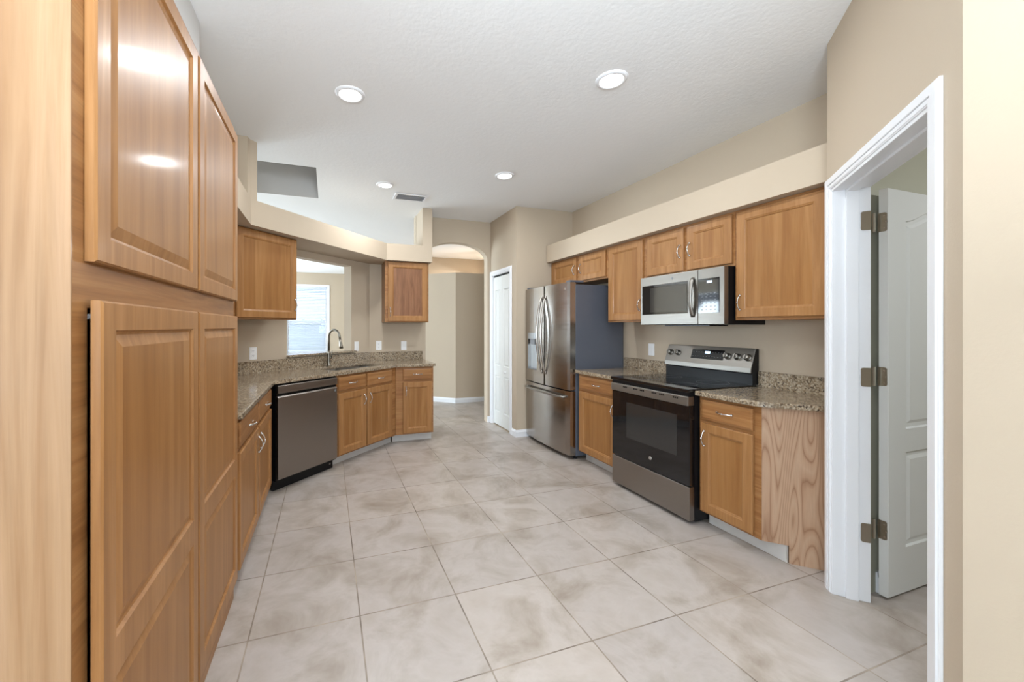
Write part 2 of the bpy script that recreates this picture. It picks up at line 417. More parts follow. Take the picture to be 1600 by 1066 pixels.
# door wall on the right (angled) ----------------------------------------------------
P0 = Vector((2.455, 1.335)); EX = Vector((-0.7254, -0.6883)); EY = Vector((0.6883, -0.7254)); P1L = 1.072
DWM = Matrix.Translation((P0.x, P0.y, 0)) @ Matrix.Rotation(math.atan2(EX.y, EX.x), 4, 'Z')
o0, o1, oz = 0.068, 0.932, 2.030
struct(obj('wall_door_side', upright([(0, 0), (o0, 0), (o0, oz), (o1, oz), (o1, 0), (P1L, 0), (P1L, H), (0, H)], 0, 0.12), M['wall'], mw=DWM))
p1 = P0+EX*P1L
struct(obj('wall_stub', prism([(P0.x, P0.y), (XR+0.3, P0.y), (XR+0.3, 1.225), (P0.x+0.11, 1.225), (P0.x+0.078, P0.y-0.083)], 0, H), M['wall']))
struct(obj('wall_near_right', prism([(p1.x, p1.y), (p1.x, -6.6), (p1.x+0.12, -6.6), (p1.x+0.12, p1.y-0.05)], 0, H), M['wall']))
# door jamb, casing
bm = bmesh.new()
box(bm, o0-0.002, -0.005, 0, o0+0.016, 0.138, oz); box(bm, o1-0.016, -0.005, 0, o1+0.002, 0.138, oz); box(bm, o0, -0.005, oz-0.016, o1, 0.138, oz+0.002)
box(bm, o0+0.016, 0.045, 0, o0+0.028, 0.092, oz-0.016); box(bm, o1-0.028, 0.045, 0, o1-0.016, 0.092, oz-0.016); box(bm, o0+0.016, 0.045, oz-0.028, o1-0.016, 0.092, oz-0.016)
struct(obj('trim_2', bm, M['white'], mw=DWM, bevel=0.0015), 'white door jamb of the laundry doorway', 'door frame')
def casing(bm, a0, a1, zt, w=0.058, y=0.0, s=1):
    """moulded casing around an opening in the local xz plane, proud of y by stepping"""
    for i, (wi, th) in enumerate(((1.0, 0.010), (0.72, 0.016), (0.40, 0.013))):
        ww = w*wi
        u = w-ww
        if i == 2: lo, hi, th = 0.004, 0.020, 0.0125
        elif i == 1: lo, hi = 0.022, 0.054
        else: lo, hi = 0, w
        ya, yb = (y-th, y) if s > 0 else (y, y+th)
        upright([(a0-hi, 0), (a0-lo, 0), (a0-lo, zt+lo), (a1+lo, zt+lo), (a1+lo, 0), (a1+hi, 0), (a1+hi, zt+hi), (a0-hi, zt+hi)], ya, yb, bm=bm)
    return bm
struct(obj('trim_3', casing(bmesh.new(), o0+0.006, o1-0.006, oz-0.002, 0.060), M['white'], mw=DWM, bevel=0.002), 'white moulded casing around the laundry doorway', 'door casing')
# closet casing + bifold
CLM = Matrix.Translation((XC, cl1, 0)) @ Matrix.Rotation(-PI/2, 4, 'Z')     # local x -> -Y, local y -> +X
cw = cl1-cl0
struct(obj('trim_4', casing(bmesh.new(), 0.004, cw-0.004, clz-0.002, 0.056), M['white'], mw=CLM, bevel=0.002), 'white casing around the narrow closet door', 'door casing')
bm = bmesh.new()
box(bm, -0.001, -0.004, 0, 0.010, 0.11, clz); box(bm, cw-0.010, -0.004, 0, cw+0.001, 0.11, clz); box(bm, 0, -0.004, clz-0.010, cw, 0.11, clz+0.001)
struct(obj('trim_5', bm, M['white'], mw=CLM))
struct(obj('trim_6', mbox(0.012, 0.02, clz-0.030, cw-0.012, 0.045, clz-0.0101), M['dark'], mw=CLM), 'dark bifold track above the closet door', 'door track')
d2 = bpy.data.objects.new('door_2', None); C.objects.link(d2); d2.matrix_world = CLM; struct(d2, 'white narrow bifold closet door beside the refrigerator', 'door')
lw = (cw-0.030)/2
for k in range(2):
    x0 = 0.013+k*(lw+0.004)
    pn = [rect(0.055, 0.18, lw-0.055, 0.67), rect(0.055, 0.80, lw-0.055, 1.82)]
    bm = panel_slab(lw, clz-0.045, 0.03, pn, [(0.006, 0.010), (0.016, 0.010), (0.030, 0.002)], 0.003)
    o = obj('door_leaf', bm, M['door_white'], parent=d2); o.location = (x0, 0.045, 0.014)
o = obj('knob', lathe([(0, -0.034), (0.010, -0.033), (0.013, -0.027), (0.016, -0.02), (0.012, -0.011), (0.006, -0.006), (0.007, 0.0)], 20, mat=Matrix.Rotation(-PI/2, 4, 'X')), M['plastic'], parent=d2, smooth=True)
o.location = (0.013+lw+0.004+lw*0.5, 0.0145, 0.750)

# laundry door leaf (door_1), open
lx, ly, lwid, lh = 2.590, 1.195, 0.80, 2.003
d1 = bpy.data.objects.new('door_1', None); C.objects.link(d1); d1.location = (lx, ly, 0.012); struct(d1, 'white two-panel door standing open into the laundry room', 'door')
top = [(0.145, 0.815), (lwid-0.145, 0.815), (lwid-0.145, 1.855)]
for k in range(1, 16):
    u = k/16; x = lwid-0.145-(lwid-0.29)*u
    top.append((x, 1.855+0.055*(1-math.cos(2*PI*u))/2*1.2))
top.append((0.145, 1.855))
bm = panel_slab(lwid, lh, 0.035, [rect(0.145, 0.225, lwid-0.145, 0.700), top], [(0.006, 0.009), (0.024, 0.009), (0.040, 0.002)], 0.002)
obj('door_leaf', bm, M['door_white'], parent=d1)
for z in (0.325, 1.08, 1.84):
    bm = bmesh.new()
    # leaf on the door edge and leaf on the jamb, knuckle between
    rr = [(0.0, -0.045)]
    def leaf(w):
        p = [(0, -0.046), (w-0.010, -0.046)]
        for k in range(6): a = -PI/2+PI/2*k/5; p.append((w-0.010+0.010*math.cos(a), -0.036+0.010*math.sin(a)))
        for k in range(6): a = PI/2*k/5; p.append((w-0.010+0.010*math.cos(a), 0.036+0.010*math.sin(a)))
        p += [(0, 0.046)]; return p
    # door-edge leaf lies in the plane x = -0.001, running toward -y
    sidewise([(-a, b) for a, b in leaf(0.034)], -0.0035, -0.0006, bm=bm)
    obj('hinge', bm, M['nickel'], parent=d1, loc=(0, 0.002, z))
    bm = lathe([(0, -0.047), (0.0058, -0.047), (0.0058, 0.047), (0, 0.047)], 14)
    obj('hinge_pin', bm, M['nickel'], parent=d1, loc=(-0.027, 0.006, z), smooth=False)
    bm = bmesh.new(); sidewise([(-a, b) for a, b in leaf(0.036)], 0.0, 0.003, bm=bm)
    # jamb leaf in the jamb plane
    o = obj('hinge_plate', bm, M['nickel'])
    jl = DWM @ Vector((o0+0.0162, 0.137, z+0.012))
    o.matrix_world = Matrix.Translation(jl) @ Matrix.Rotation(math.atan2(EX.y, EX.x), 4, 'Z')
    o.parent = d1; o.matrix_parent_inverse = Matrix.Translation((-lx, -ly, -0.012))
    bm = bmesh.new()
    for zz in (-0.03, 0.0, 0.03):
        lathe([(0, -0.0012), (0.0038, -0.0012), (0.0034, 0.0)], 12, bm=bm, mat=Matrix.Translation((-0.0036, -0.022+(0.008 if zz == 0 else 0)*-1, zz)) @ Matrix.Rotation(PI/2, 4, 'Y'))
    obj('screw_heads', bm, M['chrome'], parent=d1, loc=(0, 0, z))

# laundry room shell
struct(obj('wall_laundry_far', mbox(4.3, -1.6, 0, 4.42, 1.3, H), M['laundry_wall']))
struct(obj('wall_laundry_back', prism([(P0.x+0.125, 1.2249), (P0.x+0.128, 1.222), (4.35, 1.222), (4.35, 1.34), (XR+0.31, 1.34), (XR+0.31, 1.2249)], 0, H), M['laundry_wall']))
struct(obj('wall_laundry_near', mbox(1.75, -1.6, 0, 4.42, -1.48, H), M['laundry_wall']))
# hall beyond arch
hall = [(1.05, 7.57), (2.125, 6.585), (3.3, 6.58), (3.3, 6.75), (2.20, 6.755), (1.16, 7.70)]
struct(obj('wall_hall_partition', prism(hall, 0, 2.29), M['wall']), 'low beige partition wall in the hall beyond the arch', 'wall')
struct(obj('wall_hall_back', mbox(1.0, 8.05, 0, 3.5, 8.17, H), M['wall']))
struct(obj('wall_hall_right', mbox(3.3, YC+0.11, 0, 3.42, 8.1, H), M['wall']))
struct(obj('wall_living_right', mbox(1.0, 8.1, 0, 1.12, 11.45, H), M['wall']))
# living room: far wall with window
wx0, wx1, wz0, wz1 = -1.03, -0.015, 0.62, 2.42
struct(obj('wall_living_far', upright(rect(-6.1, 0, 1.05, H), 11.4, 11.52, holes=[rect(wx0, wz0, wx1, wz1), rect(-5.2, 0.5, -2.6, 2.3)]), M['wall']))
struct(obj('wall_living_left', sidewise(rect(0.9, 0, 11.45, H), -6.1, -5.98, holes=[rect(6.3, 0.4, 9.7, 2.4)]), M['wall']))
struct(obj('wall_nook_side', mbox(-5.98, 0.82, 0, XLW-0.06, 0.90, H), M['wall']))
struct(obj('wall_nook_left', sidewise(rect(-6.6, 0, 0.85, H), -5.12, -5.00, holes=[rect(-5.0, 0.35, -1.0, 2.35)]), M['wall']))
struct(obj('wall_back', upright(rect(-5.12, 0, 1.75, H), -6.62, -6.50, holes=[rect(-3.9, 0.02, 1.1, 2.3)]), M['wall']))
def window(name, w, h, mw, label, mull=1):
    e = bpy.data.objects.new(name, None); C.objects.link(e); e.matrix_world = mw; struct(e, label, 'window')
    bm = upright(rect(0, 0, w, h), 0.03, 0.10, holes=[rect(0.05+i*(w-0.05)/mull, 0.05, (i+1)*(w-0.05)/mull, h-0.05) for i in range(mull)])
    obj('window_frame', bm, M['white'], parent=e)
    obj('glass_pane', mbox(0.02, 0.062, 0.02, w-0.02, 0.066, h-0.02), M['glass'], parent=e)
    return e
RZ = lambda a: Matrix.Rotation(a, 4, 'Z')
w1 = window('window_1', wx1-wx0, wz1-wz0, Matrix.Translation((wx0, 11.4, wz0)), 'bright white window seen through the opening above the sink')
obj('sash_rail', mbox(0.05, 0.045, 0.80, wx1-wx0-0.05, 0.10, 0.86), M['white'], parent=w1)
obj('window_sill', mbox(-0.04, -0.05, -0.03, wx1-wx0+0.04, 0.03, 0.0), M['white'], parent=w1)
bm = upright(rect(-0.06, -0.05, wx1-wx0+0.06, wz1-wz0+0.06), -0.015, 0.0, holes=[rect(0, 0, wx1-wx0, wz1-wz0)])
obj('window_casing', bm, M['white'], parent=w1)
window('window_2', 3.4, 2.0, Matrix.Translation((-5.98, 6.3, 0.4)) @ RZ(PI/2), 'wide living room window out of view', 3)
window('window_3', 2.6, 1.8, Matrix.Translation((-5.2, 11.4, 0.5)), 'second living room window out of view', 2)
window('window_4', 4.0, 2.0, Matrix.Translation((-5.00, -5.0, 0.35)) @ RZ(PI/2), 'breakfast nook window out of view', 3)
window('window_5', 5.0, 2.28, Matrix.Translation((1.1, -6.5, 0.02)) @ RZ(PI), 'sliding glass doors behind the viewer', 3)

# blind, thing
wb = thing('window_blind', 'white horizontal slat blind hanging in the bright window beyond the sink', 'blind', (wx0, 11.4, wz0))
ww, wh = wx1-wx0, wz1-wz0
obj('head_rail', mbox(0.02, -0.012, wh-0.05, ww-0.02, 0.028, wh-0.005), M['blind'], wb)
bm = bmesh.new(); z = wh-0.075
while z > 0.14:
    y0, y1, dz = -0.006, 0.022, (0.012 if z > 0.86 else 0.004)
    vv = [bm.verts.new(p) for p in ((0.03, y0, z-dz), (ww-0.03, y0, z-dz), (ww-0.03, y1, z+dz), (0.03, y1, z+dz))]; bm.faces.new(vv)
    z -= 0.042
o = obj('blind_slats', bm, M['blind'], wb); s = o.modifiers.new('solid', 'SOLIDIFY'); s.thickness = 0.003
obj('bottom_rail', mbox(0.03, -0.008, 0.06, ww-0.03, 0.024, 0.085), M['blind'], wb)
bm = bmesh.new()
for x in (0.16, ww/2, ww-0.16): tube([(x, 0.008, 0.07), (x, 0.008, wh-0.04)], 0.0015, 6, bm)
obj('ladder_cord', bm, M['blind'], wb)
obj('pull_cord', tube([(ww-0.09, -0.014, 0.55), (ww-0.09, -0.014, wh-0.04)], 0.002, 6), M['blind'], wb)
# white fence outside
bm = bmesh.new()
for i in range(14): box(bm, -4.5+i*0.62, 14.4, -0.3, -4.5+i*0.62+0.60, 14.45, 1.5)
for i in range(15): box(bm, -4.56+i*0.62, 14.37, -0.3, -4.5+i*0.62+0.04, 14.48, 1.6)
box(bm, -4.5, 14.36, 1.45, 4.2, 14.49, 1.56)
tag(obj('garden_fence', bm, M['fence']), 'pale vinyl fence outdoors behind the bright window', 'fence')
struct(obj('ground', mbox(-12, 11.7, -0.4, 9, 24, -0.3), M['grass']))

# baseboards
def baseboard(name, p, q, side, h=0.085):
    p, q = Vector(p), Vector(q); d = (q-p).normalized(); n = Vector((-d.y, d.x))*side
    bm = bmesh.new(); L = (q-p).length
    prof = [(0, 0), (0.014, 0), (0.014, h*0.72), (0.008, h*0.88), (0.006, h), (0, h)]
    a = [bm.verts.new((p.x+n.x*u, p.y+n.y*u, v)) for u, v in prof]; b = [bm.verts.new((q.x+n.x*u, q.y+n.y*u, v)) for u, v in prof]
    for i in range(6): bm.faces.new((a[i], a[(i+1) % 6], b[(i+1) % 6], b[i]))
    bm.faces.new(a); bm.faces.new(b)
    return struct(obj(name, bm, M['white']))
baseboard('baseboard_closet_near', (XC, YC+0.0003), (XC, cl0-0.053), 1)
baseboard('baseboard_alcove', (XC-0.014, YC), (2.34, YC), -1)
baseboard('baseboard_closet_far', (XC, cl1+0.053), (XC, YE-0.0145), 1)
baseboard('baseboard_hall_left', (1.06, 7.56), (2.125, 6.585), -1)
baseboard('baseboard_hall_right', (2.125, 6.585), (3.3, 6.58), -1)
baseboard('baseboard_arch', (XC, YE), (ax1, YE), 1)
baseboard('baseboard_stub', (2.47, P0.y), (2.575, P0.y), 1)
baseboard('baseboard_laundry', (2.62, 1.2215), (4.3, 1.2215), -1, 0.10)
baseboard('baseboard_laundry_far', (4.3, 1.22), (4.3, -1.45), -1, 0.10)
baseboard('baseboard_end', (1.226, YE), (1.195, YE), 1)
baseboard('baseboard_near_right', (p1.x, 0.5), (p1.x, -6.45), -1)

# ---------------------------------------------------------------- cabinets
def pull(parent, x, y, z, vert, L=0.096, name='handle'):
    """bow pull on a front whose face is at local y"""
    bm = bmesh.new(); n = 16; path = []; rad = []
    for i in range(n+1):
        u = i/n; a = (u-0.5)*L; out = 0.004+0.024*math.sin(PI*u)**0.75
        path.append((0, -out, a) if vert else (a, -out, 0)); rad.append(0.0034+0.0026*abs(2*u-1)**2)
    tube(path, rad, 10, bm)
    for s in (-1, 1):
        m = Matrix.Translation((0, 0, s*L/2) if vert else (s*L/2, 0, 0)) @ Matrix.Rotation(PI/2, 4, 'X')
        lathe([(0, 0.011), (0.005, 0.011), (0.0075, 0.006), (0.0085, 0.0), (0, 0.0)], 12, bm, m)
    # small collar in the middle
    m = Matrix.Translation((0, -0.028, 0)) @ (Matrix() if vert else Matrix.Rotation(PI/2, 4, 'Y'))
    lathe([(0, -0.007), (0.005, -0.007), (0.0062, 0), (0.005, 0.007), (0, 0.007)], 10, bm, m)
    return obj(name, bm, M['chrome'], parent, loc=(x, y, z), smooth=True)
FLATP = [(0.004, 0.003), (0.010, 0.005), (0.014, 0.0105)]             # recessed flat panel with a bead
RAISED = [(0.004, 0.008), (0.010, 0.010), (0.036, 0.003)]               # raised panel
def front(parent, name, x0, z0, x1, z1, handle=None, panels='one', frame=0.055, prof=FLATP, mat=None, t=0.019, yoff=0.0, pmat=None):
    w, h = x1-x0, z1-z0
    if panels == 'one': pn = [rect(frame, frame, w-frame, h-frame)]
    elif panels == 'slab': pn = []
    else: pn = [rect(frame, a, w-frame, b) for a, b in panels]
    if panels == 'slab':
        bm = bmesh.new(); o_ = rect(0, 0, w, h); i_ = offset_poly(o_, 0.012)
        L_ = [[bm.verts.new((p[0], y, p[1])) for p in q] for q, y in ((o_, 0), (o_, -t+0.005), (i_, -t))]
        bm.faces.new(L_[0]); bm.faces.new(L_[2])
        for a, b in ((0, 1), (1, 2)):
            for i in range(4): bm.faces.new((L_[a][i], L_[a][(i+1) % 4], L_[b][(i+1) % 4], L_[b][i]))
    else: bm = panel_slab(w, h, t, pn, prof)
    o = obj(name, bm, mat or ([M['oak'], pmat or M['oak_panel']] if panels != 'slab' else M['oak_h']), parent, loc=(x0, yoff-0.0012, z0))
    if handle:
        pull(o, handle[0]-x0, -t, handle[1]-z0, handle[2] == 'v')
    return o
def carcass(parent, w, d, z0, z1, openings, name='body', frame_mat=None, side_mat=None):
    t = 0.018; bm = bmesh.new()
    box(bm, 0, 0.019, z0, t, d, z1); box(bm, w-t, 0.019, z0, w, d, z1); box(bm, t, 0.019, z0, w-t, d, z0+t); box(bm, t, 0.019, z1-t, w-t, d, z1); box(bm, t, d-0.006, z0+t, w-t, d, z1-t)
    obj(name, bm, side_mat or M['oak'], parent)
    holes = [rect(a+0.014, b+0.014, c-0.014, e-0.014) for a, b, c, e in openings]
    obj('face_frame', upright(rect(0, z0, w, z1), 0, 0.0188, holes), frame_mat or M['oak_h'], parent)
def cabinet(name, label, loc, rz, w, d, z0, z1, fronts, kick=None, group=None, pmat=None):
    t = thing(name, label, 'cabinet', (loc[0], loc[1], 0), rz, group)
    carcass(t, w, d, z0, z1, [f[1:5] for f in fronts])
    for f in fronts:
        nm, x0, a, x1, b = f[:5]
        front(t, nm, x0, a, x1, b, f[5] if len(f) > 5 else None, 'slab' if nm == 'drawer' else 'one', pmat=pmat)
    if kick: obj('toe_kick', mbox(kick[0], kick[2], 0, kick[1], kick[2]+0.012, 0.0995), M['tile_kick'], t)
    return t
BT = 0.875; BZ = 0.10       # base cabinet top / bottom
# --- right side; local x -> -Y, local y -> +X
RR = -PI/2; XF = 2.380      # base face frame plane
cabinet('base_cabinet', 'narrow honey oak base cabinet between refrigerator and range', (XF, 3.362), RR, 0.575, 0.575, BZ, BT,
        [('drawer', 0.025, 0.725, 0.550, 0.855, (0.29, 0.79, 'h')), ('door', 0.025, 0.115, 0.550, 0.700, (0.520, 0.60, 'v'))], kick=(0, 0.575, 0.085))
# --- cabinet right of the range with the clipped end panel
t = thing('base_cabinet', 'honey oak base cabinet right of the range with pale grained clipped end panel', 'cabinet', (XF, 2.010, 0), RR)
cwid = 0.400; ex, ey = 0.592, 0.195            # local end of the clipped panel (x = along -Y, y = depth)
body = [(0, 0.019), (cwid, 0.019), (ex-0.006, ey+0.018), (0.660, ey+0.02), (0.660, 0.57), (0, 0.57)]
obj('body', prism(body, BZ, BT), M['oak'], t)
obj('face_frame', upright(rect(0, BZ, cwid, BT), 0, 0.0188, [rect(0.034, 0.739, 0.346, 0.841), rect(0.034, 0.129, 0.346, 0.686)]), M['oak_h'], t)
front(t, 'drawer', 0.020, 0.725, 0.360, 0.855, (0.19, 0.79, 'h'), 'slab')
front(t, 'door', 0.020, 0.115, 0.360, 0.700, (0.050, 0.60, 'v'))
pa = Vector((cwid, 0.0)); pb = Vector((ex+0.01, ey+0.01)); pd = (pb-pa); pL = pd.length; pang = math.atan2(pd.y, pd.x)
bm = upright([(0, BZ), (0.125, BZ), (0.125, 0.0), (pL, 0.0), (pL, BT), (0, BT)], 0, 0.012)
e = obj('end_panel', bm, M['cathedral'], t, loc=(pa.x+0.001, pa.y, 0), rz=pang); e['label'] = 'pale oak clipped end panel with cathedral grain'
kx = 0.085; kcross = pa.x+pd.x*(kx-0.0)/pd.y
obj('toe_kick', mbox(0, kx, 0, kcross-0.006, kx+0.012, BZ-0.001), M['tile_kick'], t)
# --- right uppers
XU = 2.650
def rup(label, ya, yb, z0, fronts, name='wall_cabinet'):
    return cabinet(name, label, (XU, ya), RR, ya-yb, XR-XU-0.002, z0, 2.1285, fronts)
rup('short double-door oak wall cabinet above the refrigerator', 4.316, 3.262, 1.825,
    [('door', 0.045, 1.842, 0.540, 2.110, (0.510, 1.975, 'v')), ('door', 0.598, 1.842, 1.032, 2.110, (0.632, 1.975, 'v'))])
rup('tall single-door oak wall cabinet between refrigerator and microwave', 3.260, 2.772, 1.382,
    [('door', 0.022, 1.398, 0.466, 2.110, (0.440, 1.53, 'v'))])
rup('short double-door oak wall cabinet directly above the microwave', 2.770, 1.966, 1.757,
    [('door', 0.026, 1.774, 0.400, 2.110, (0.372, 1.93, 'v')), ('door', 0.434, 1.774, 0.790, 2.110, (0.462, 1.93, 'v'))])
rup('large single-door oak wall cabinet right of the microwave, next to the doorway', 1.964, 1.345, 1.382,
    [('door', 0.018, 1.400, 0.528, 2.110, (0.046, 1.50, 'v'))])
# --- left run: pantry, local x -> +Y, local y -> -X
RL = PI/2; XP = -0.440
pt = thing('pantry_cabinet', 'tall honey oak pantry cabinet with four doors filling the left foreground', 'cabinet', (XP, 0.903, 0), RL)
pw = 1.295
carcass(pt, pw, 0.60, 0.0, 2.32, [(0.034, 1.462, 0.660, 2.275), (0.682, 1.462, 1.285, 2.275), (0.034, 0.10, 0.660, 1.388), (0.682, 0.10, 1.285, 1.388)])
front(pt, 'door', 0.036, 1.462, 0.660, 2.275, None, prof=RAISED, frame=0.052)
front(pt, 'door', 0.682, 1.462, 1.285, 2.275, None, prof=RAISED, frame=0.052)
two = [(0.070, 0.520), (0.600, 1.288-0.058)]
ld = front(pt, 'door', 0.0, 0.0, 0.624, 1.288, None, panels=two, prof=RAISED, frame=0.052)
ld.location = (0.660, -0.002, 0.100); ld.rotation_euler = (0, 0, math.atan2(-0.0, 1)); ld['label'] = 'lower near pantry door standing slightly ajar'
# re-hinge on the far edge: shift mesh so the hinge is the object's origin
for v in ld.data.vertices: v.co.x -= 0.624
ld.rotation_euler = (0, 0, 0.014)
front(pt, 'door', 0.682, 0.100, 1.285, 1.388, None, panels=two, prof=RAISED, frame=0.052)
obj('side_panel', mbox(-0.004, 0.0, 0.0, -0.0002, 0.60, 2.32), M['oak_light'], pt)['label'] = 'pale oak side panel'
obj('door_catch', mbox(0.050, -0.012, 1.352, 0.068, 0.03, 1.362), M['grey_plastic'], pt)
# --- left base
XL = -0.435
lb = cabinet('base_cabinet', 'honey oak base cabinet with two doors beside the tall pantry', (XL, 2.203), RL, 1.235, 0.600, BZ, BT,
        [('drawer', 0.025, 0.725, 0.575, 0.855, (0.30, 0.79, 'h')), ('drawer', 0.605, 0.725, 1.185, 0.855, (0.90, 0.79, 'h')),
         ('door', 0.025, 0.115, 0.575, 0.700, (0.545, 0.60, 'v')), ('door', 0.605, 0.115, 1.185, 0.700, (0.635, 0.60, 'v'))], kick=(0, 1.235, 0.085))
# --- dishwasher on the diagonal
def dgt(name, label, cat, s, t=0.0): p = dg(s, t); return thing(name, label, cat, (p[0], p[1], 0), DANG)
dw = dgt('dishwasher', 'slate stainless dishwasher set diagonally in the left run', 'dishwasher', 0.022)
obj('tub', mbox(0.004, 0.004, 0.085, 0.634, 0.585, 0.872), M['black'], dw)
bm = bmesh.new()
bm = sidewise([(-0.030, 0.105), (-0.030, 0.765), (-0.022, 0.775), (-0.004, 0.782), (0.003, 0.782), (0.003, 0.105)], 0.002, 0.622, bm=bm)
obj('door_panel', bm, M['steel_d'], dw, bevel=0.003)
bm = sidewise([(-0.030, 0.800), (-0.030, 0.858), (-0.024, 0.862), (0.003, 0.862), (0.003, 0.790), (-0.010, 0.790)], 0.002, 0.622)
obj('control_strip', bm, M['steel_d'], dw, bevel=0.002)
obj('handle_recess', mbox(0.026, -0.012, 0.783, 0.616, 0.003, 0.789), M['black'], dw)
obj('kick_plate', mbox(0.004, 0.045, 0.0, 0.634, 0.06, 0.084), M['black'], dw)
obj('badge', mbox(0.588, -0.0312, 0.735, 0.603, -0.0301, 0.757), M['grey_plastic'], dw)
obj('vent_cap', lathe([(0, 0.003), (0.009, 0.002), (0.010, 0)], 16, mat=Matrix.Translation((0.600, 0.0448, 0.045)) @ Matrix.Rotation(PI/2, 4, 'X')), M['steel'], dw)
# --- sink base
sk = dgt('sink_cabinet', 'honey oak sink base cabinet with two doors between dishwasher and end cabinet', 'cabinet', 0.664)
swid = (B-A).length-0.664-0.002
bm = bmesh.new(); th = 0.018
box(bm, 0, 0.019, BZ, th, 0.60, BT); box(bm, th, 0.019, BZ, swid-0.14, 0.60, BZ+th)
box(bm, swid-th-0.002, 0.019, BZ, swid-0.002, 0.10, BT)
obj('body', bm, M['oak'], sk)
fr = [('drawer', 0.012, 0.725, 0.378, 0.855, (0.195, 0.79, 'h')), ('drawer', 0.402, 0.725, 0.800, 0.855, (0.61, 0.79, 'h')),
      ('door', 0.012, 0.115, 0.384, 0.700, (0.350, 0.60, 'v')), ('door', 0.402, 0.115, 0.800, 0.700, (0.436, 0.60, 'v'))]
obj('face_frame', upright(rect(0, BZ, swid, BT), 0, 0.0188, [rect(f[1]+.014, f[2]+.014, f[3]-.014, f[4]-.014) for f in fr]), M['oak_h'], sk)
for f in fr: front(sk, *f[:5], f[5], 'slab' if f[0] == 'drawer' else 'one')
kp = Vector(dg(0, 0.10)); kq = line_x(kp, DD, (0, 4.598), (1, 0)); kl = (Vector(kq)-kp).length
obj('toe_kick', mbox(0.0, 0.10, 0, kl-0.664, 0.112, BZ-0.001), M['tile_kick'], sk)
# --- end cabinet
ec = cabinet('base_cabinet', 'small honey oak base cabinet with one door at the end of the peninsula', (0.735, 4.500), 0, 0.440, 0.610, BZ, BT,
        [('drawer', 0.082, 0.725, 0.420, 0.855, (0.25, 0.79, 'h')), ('door', 0.082, 0.115, 0.420, 0.700, (0.112, 0.60, 'v'))], kick=(-0.025, 0.440, 0.098))
# --- left uppers
UA = math.atan2(SD.y, SD.x)
pR = Vector((-0.258, 3.893)); wL = 0.66
pl0 = pR-SD*wL+Vector((-SD.y, SD.x))*0.020
t = cabinet('wall_cabinet', 'single-door honey oak wall cabinet set diagonally left of the sink opening', (pl0.x, pl0.y), UA, wL, 0.325, 1.400, 2.133,
        [('door', 0.060, 1.412, 0.648, 2.122, (0.622, 1.535, 'v'))])
t = cabinet('wall_cabinet', 'small single-door oak wall cabinet with a brown panel darkened for shade on the end wall by the arch', (0.655, 4.812), 0, 0.540, YE-4.812-0.002, 1.392, 2.133,
        [('door', 0.034, 1.404, 0.524, 2.122, (0.062, 1.52, 'v'))], pmat=M['oak_brown_shade'])

# ---------------------------------------------------------------- countertops
CT0, CT1 = 0.8765, 0.908
GR = M['granite']
def sinkhole():
    c = Vector((1.115, 0.300)); w, d, r = 0.37, 0.20, 0.05
    out = []
    for cx_, cy_, a0 in ((w-r, d-r, 0), (-w+r, d-r, PI/2), (-w+r, -d+r, PI), (w-r, -d+r, 1.5*PI)):
        for k in range(6): a = a0+PI/2*k/5; out.append((c.x+cx_+r*math.cos(a), c.y+cy_+r*math.sin(a)))
    return out
fA = A-DN*0.028; xlf = -0.400; yef = 4.470
c1 = line_x(fA, DD, (xlf, 0), (0, 1)); c2 = line_x(fA, DD, (0, yef), (1, 0))
er = 1.205
poly = [(xlf, 2.203), c1, c2, (er-0.03, yef), (er-0.008, yef+0.008), (er, yef+0.03), (er, YE-0.002), (wall_r[0]+0.001, YE-0.002), (wall_l[0]+0.002, wall_l[1]-0.002), (XLW+0.002, 2.203)]
hole = [dg(s, t_) for s, t_ in sinkhole()]
ct = tag(obj('countertop', prism(poly, CT0, CT1, holes=[hole]), GR, bevel=0.005), 'long brown granite countertop bending around the left run and sink', 'countertop')
def dprism(s0_, t0_, s1_, t1_): return [dg(s0_, t0_), dg(s1_, t0_), dg(s1_, t1_), dg(s0_, t1_)]
BS = 1.018
bsin = line_x(Vector(dg(0, 0.594)), DD, (0, YE-0.022), (1, 0))
bl = line_x(Vector(dg(0, 0.594)), DD, (XLW+0.02, 0), (0, 1))
bm = prism([bl, bsin, (1.185, YE-0.022), (1.185, YE-0.002), (wall_r[0], YE-0.002), (wall_l[0]+0.001, wall_l[1]-0.003)], CT1+0.0002, BS)
obj('backsplash', bm, GR, ct)
so = W0-A
sill0 = 0.584; sill1 = 1.50
o = tag(obj('sill_ledge', prism(dprism(sill0-0.002, 0.575, sill1+0.02, 0.760), 1.0305, 1.052), GR, bevel=0.003), 'brown granite ledge capping the pass-through wall behind the faucet', 'ledge')
# right
ct2 = tag(obj('countertop', prism(rect(2.335, 2.786, XR-0.002, 3.372), CT0, CT1), GR, bevel=0.005), 'short brown granite countertop between refrigerator and range', 'countertop')
obj('backsplash', mbox(XR-0.022, 2.786, CT1+0.0002, XR-0.002, 3.372, BS), GR, ct2)
ct3 = tag(obj('countertop', prism([(2.335, 2.012), (2.335, 1.600), (2.590, 1.337), (XR-0.002, 1.337), (XR-0.002, 2.012)], CT0, CT1), GR, bevel=0.005), 'brown granite countertop with clipped corner right of the range', 'countertop')
obj('backsplash', mbox(XR-0.022, 1.357, CT1+0.0002, XR-0.002, 2.012, BS), GR, ct3)
obj('side_splash', mbox(2.585, 1.3365, CT1+0.0002, XR-0.002, 1.3565, BS), GR, ct3)

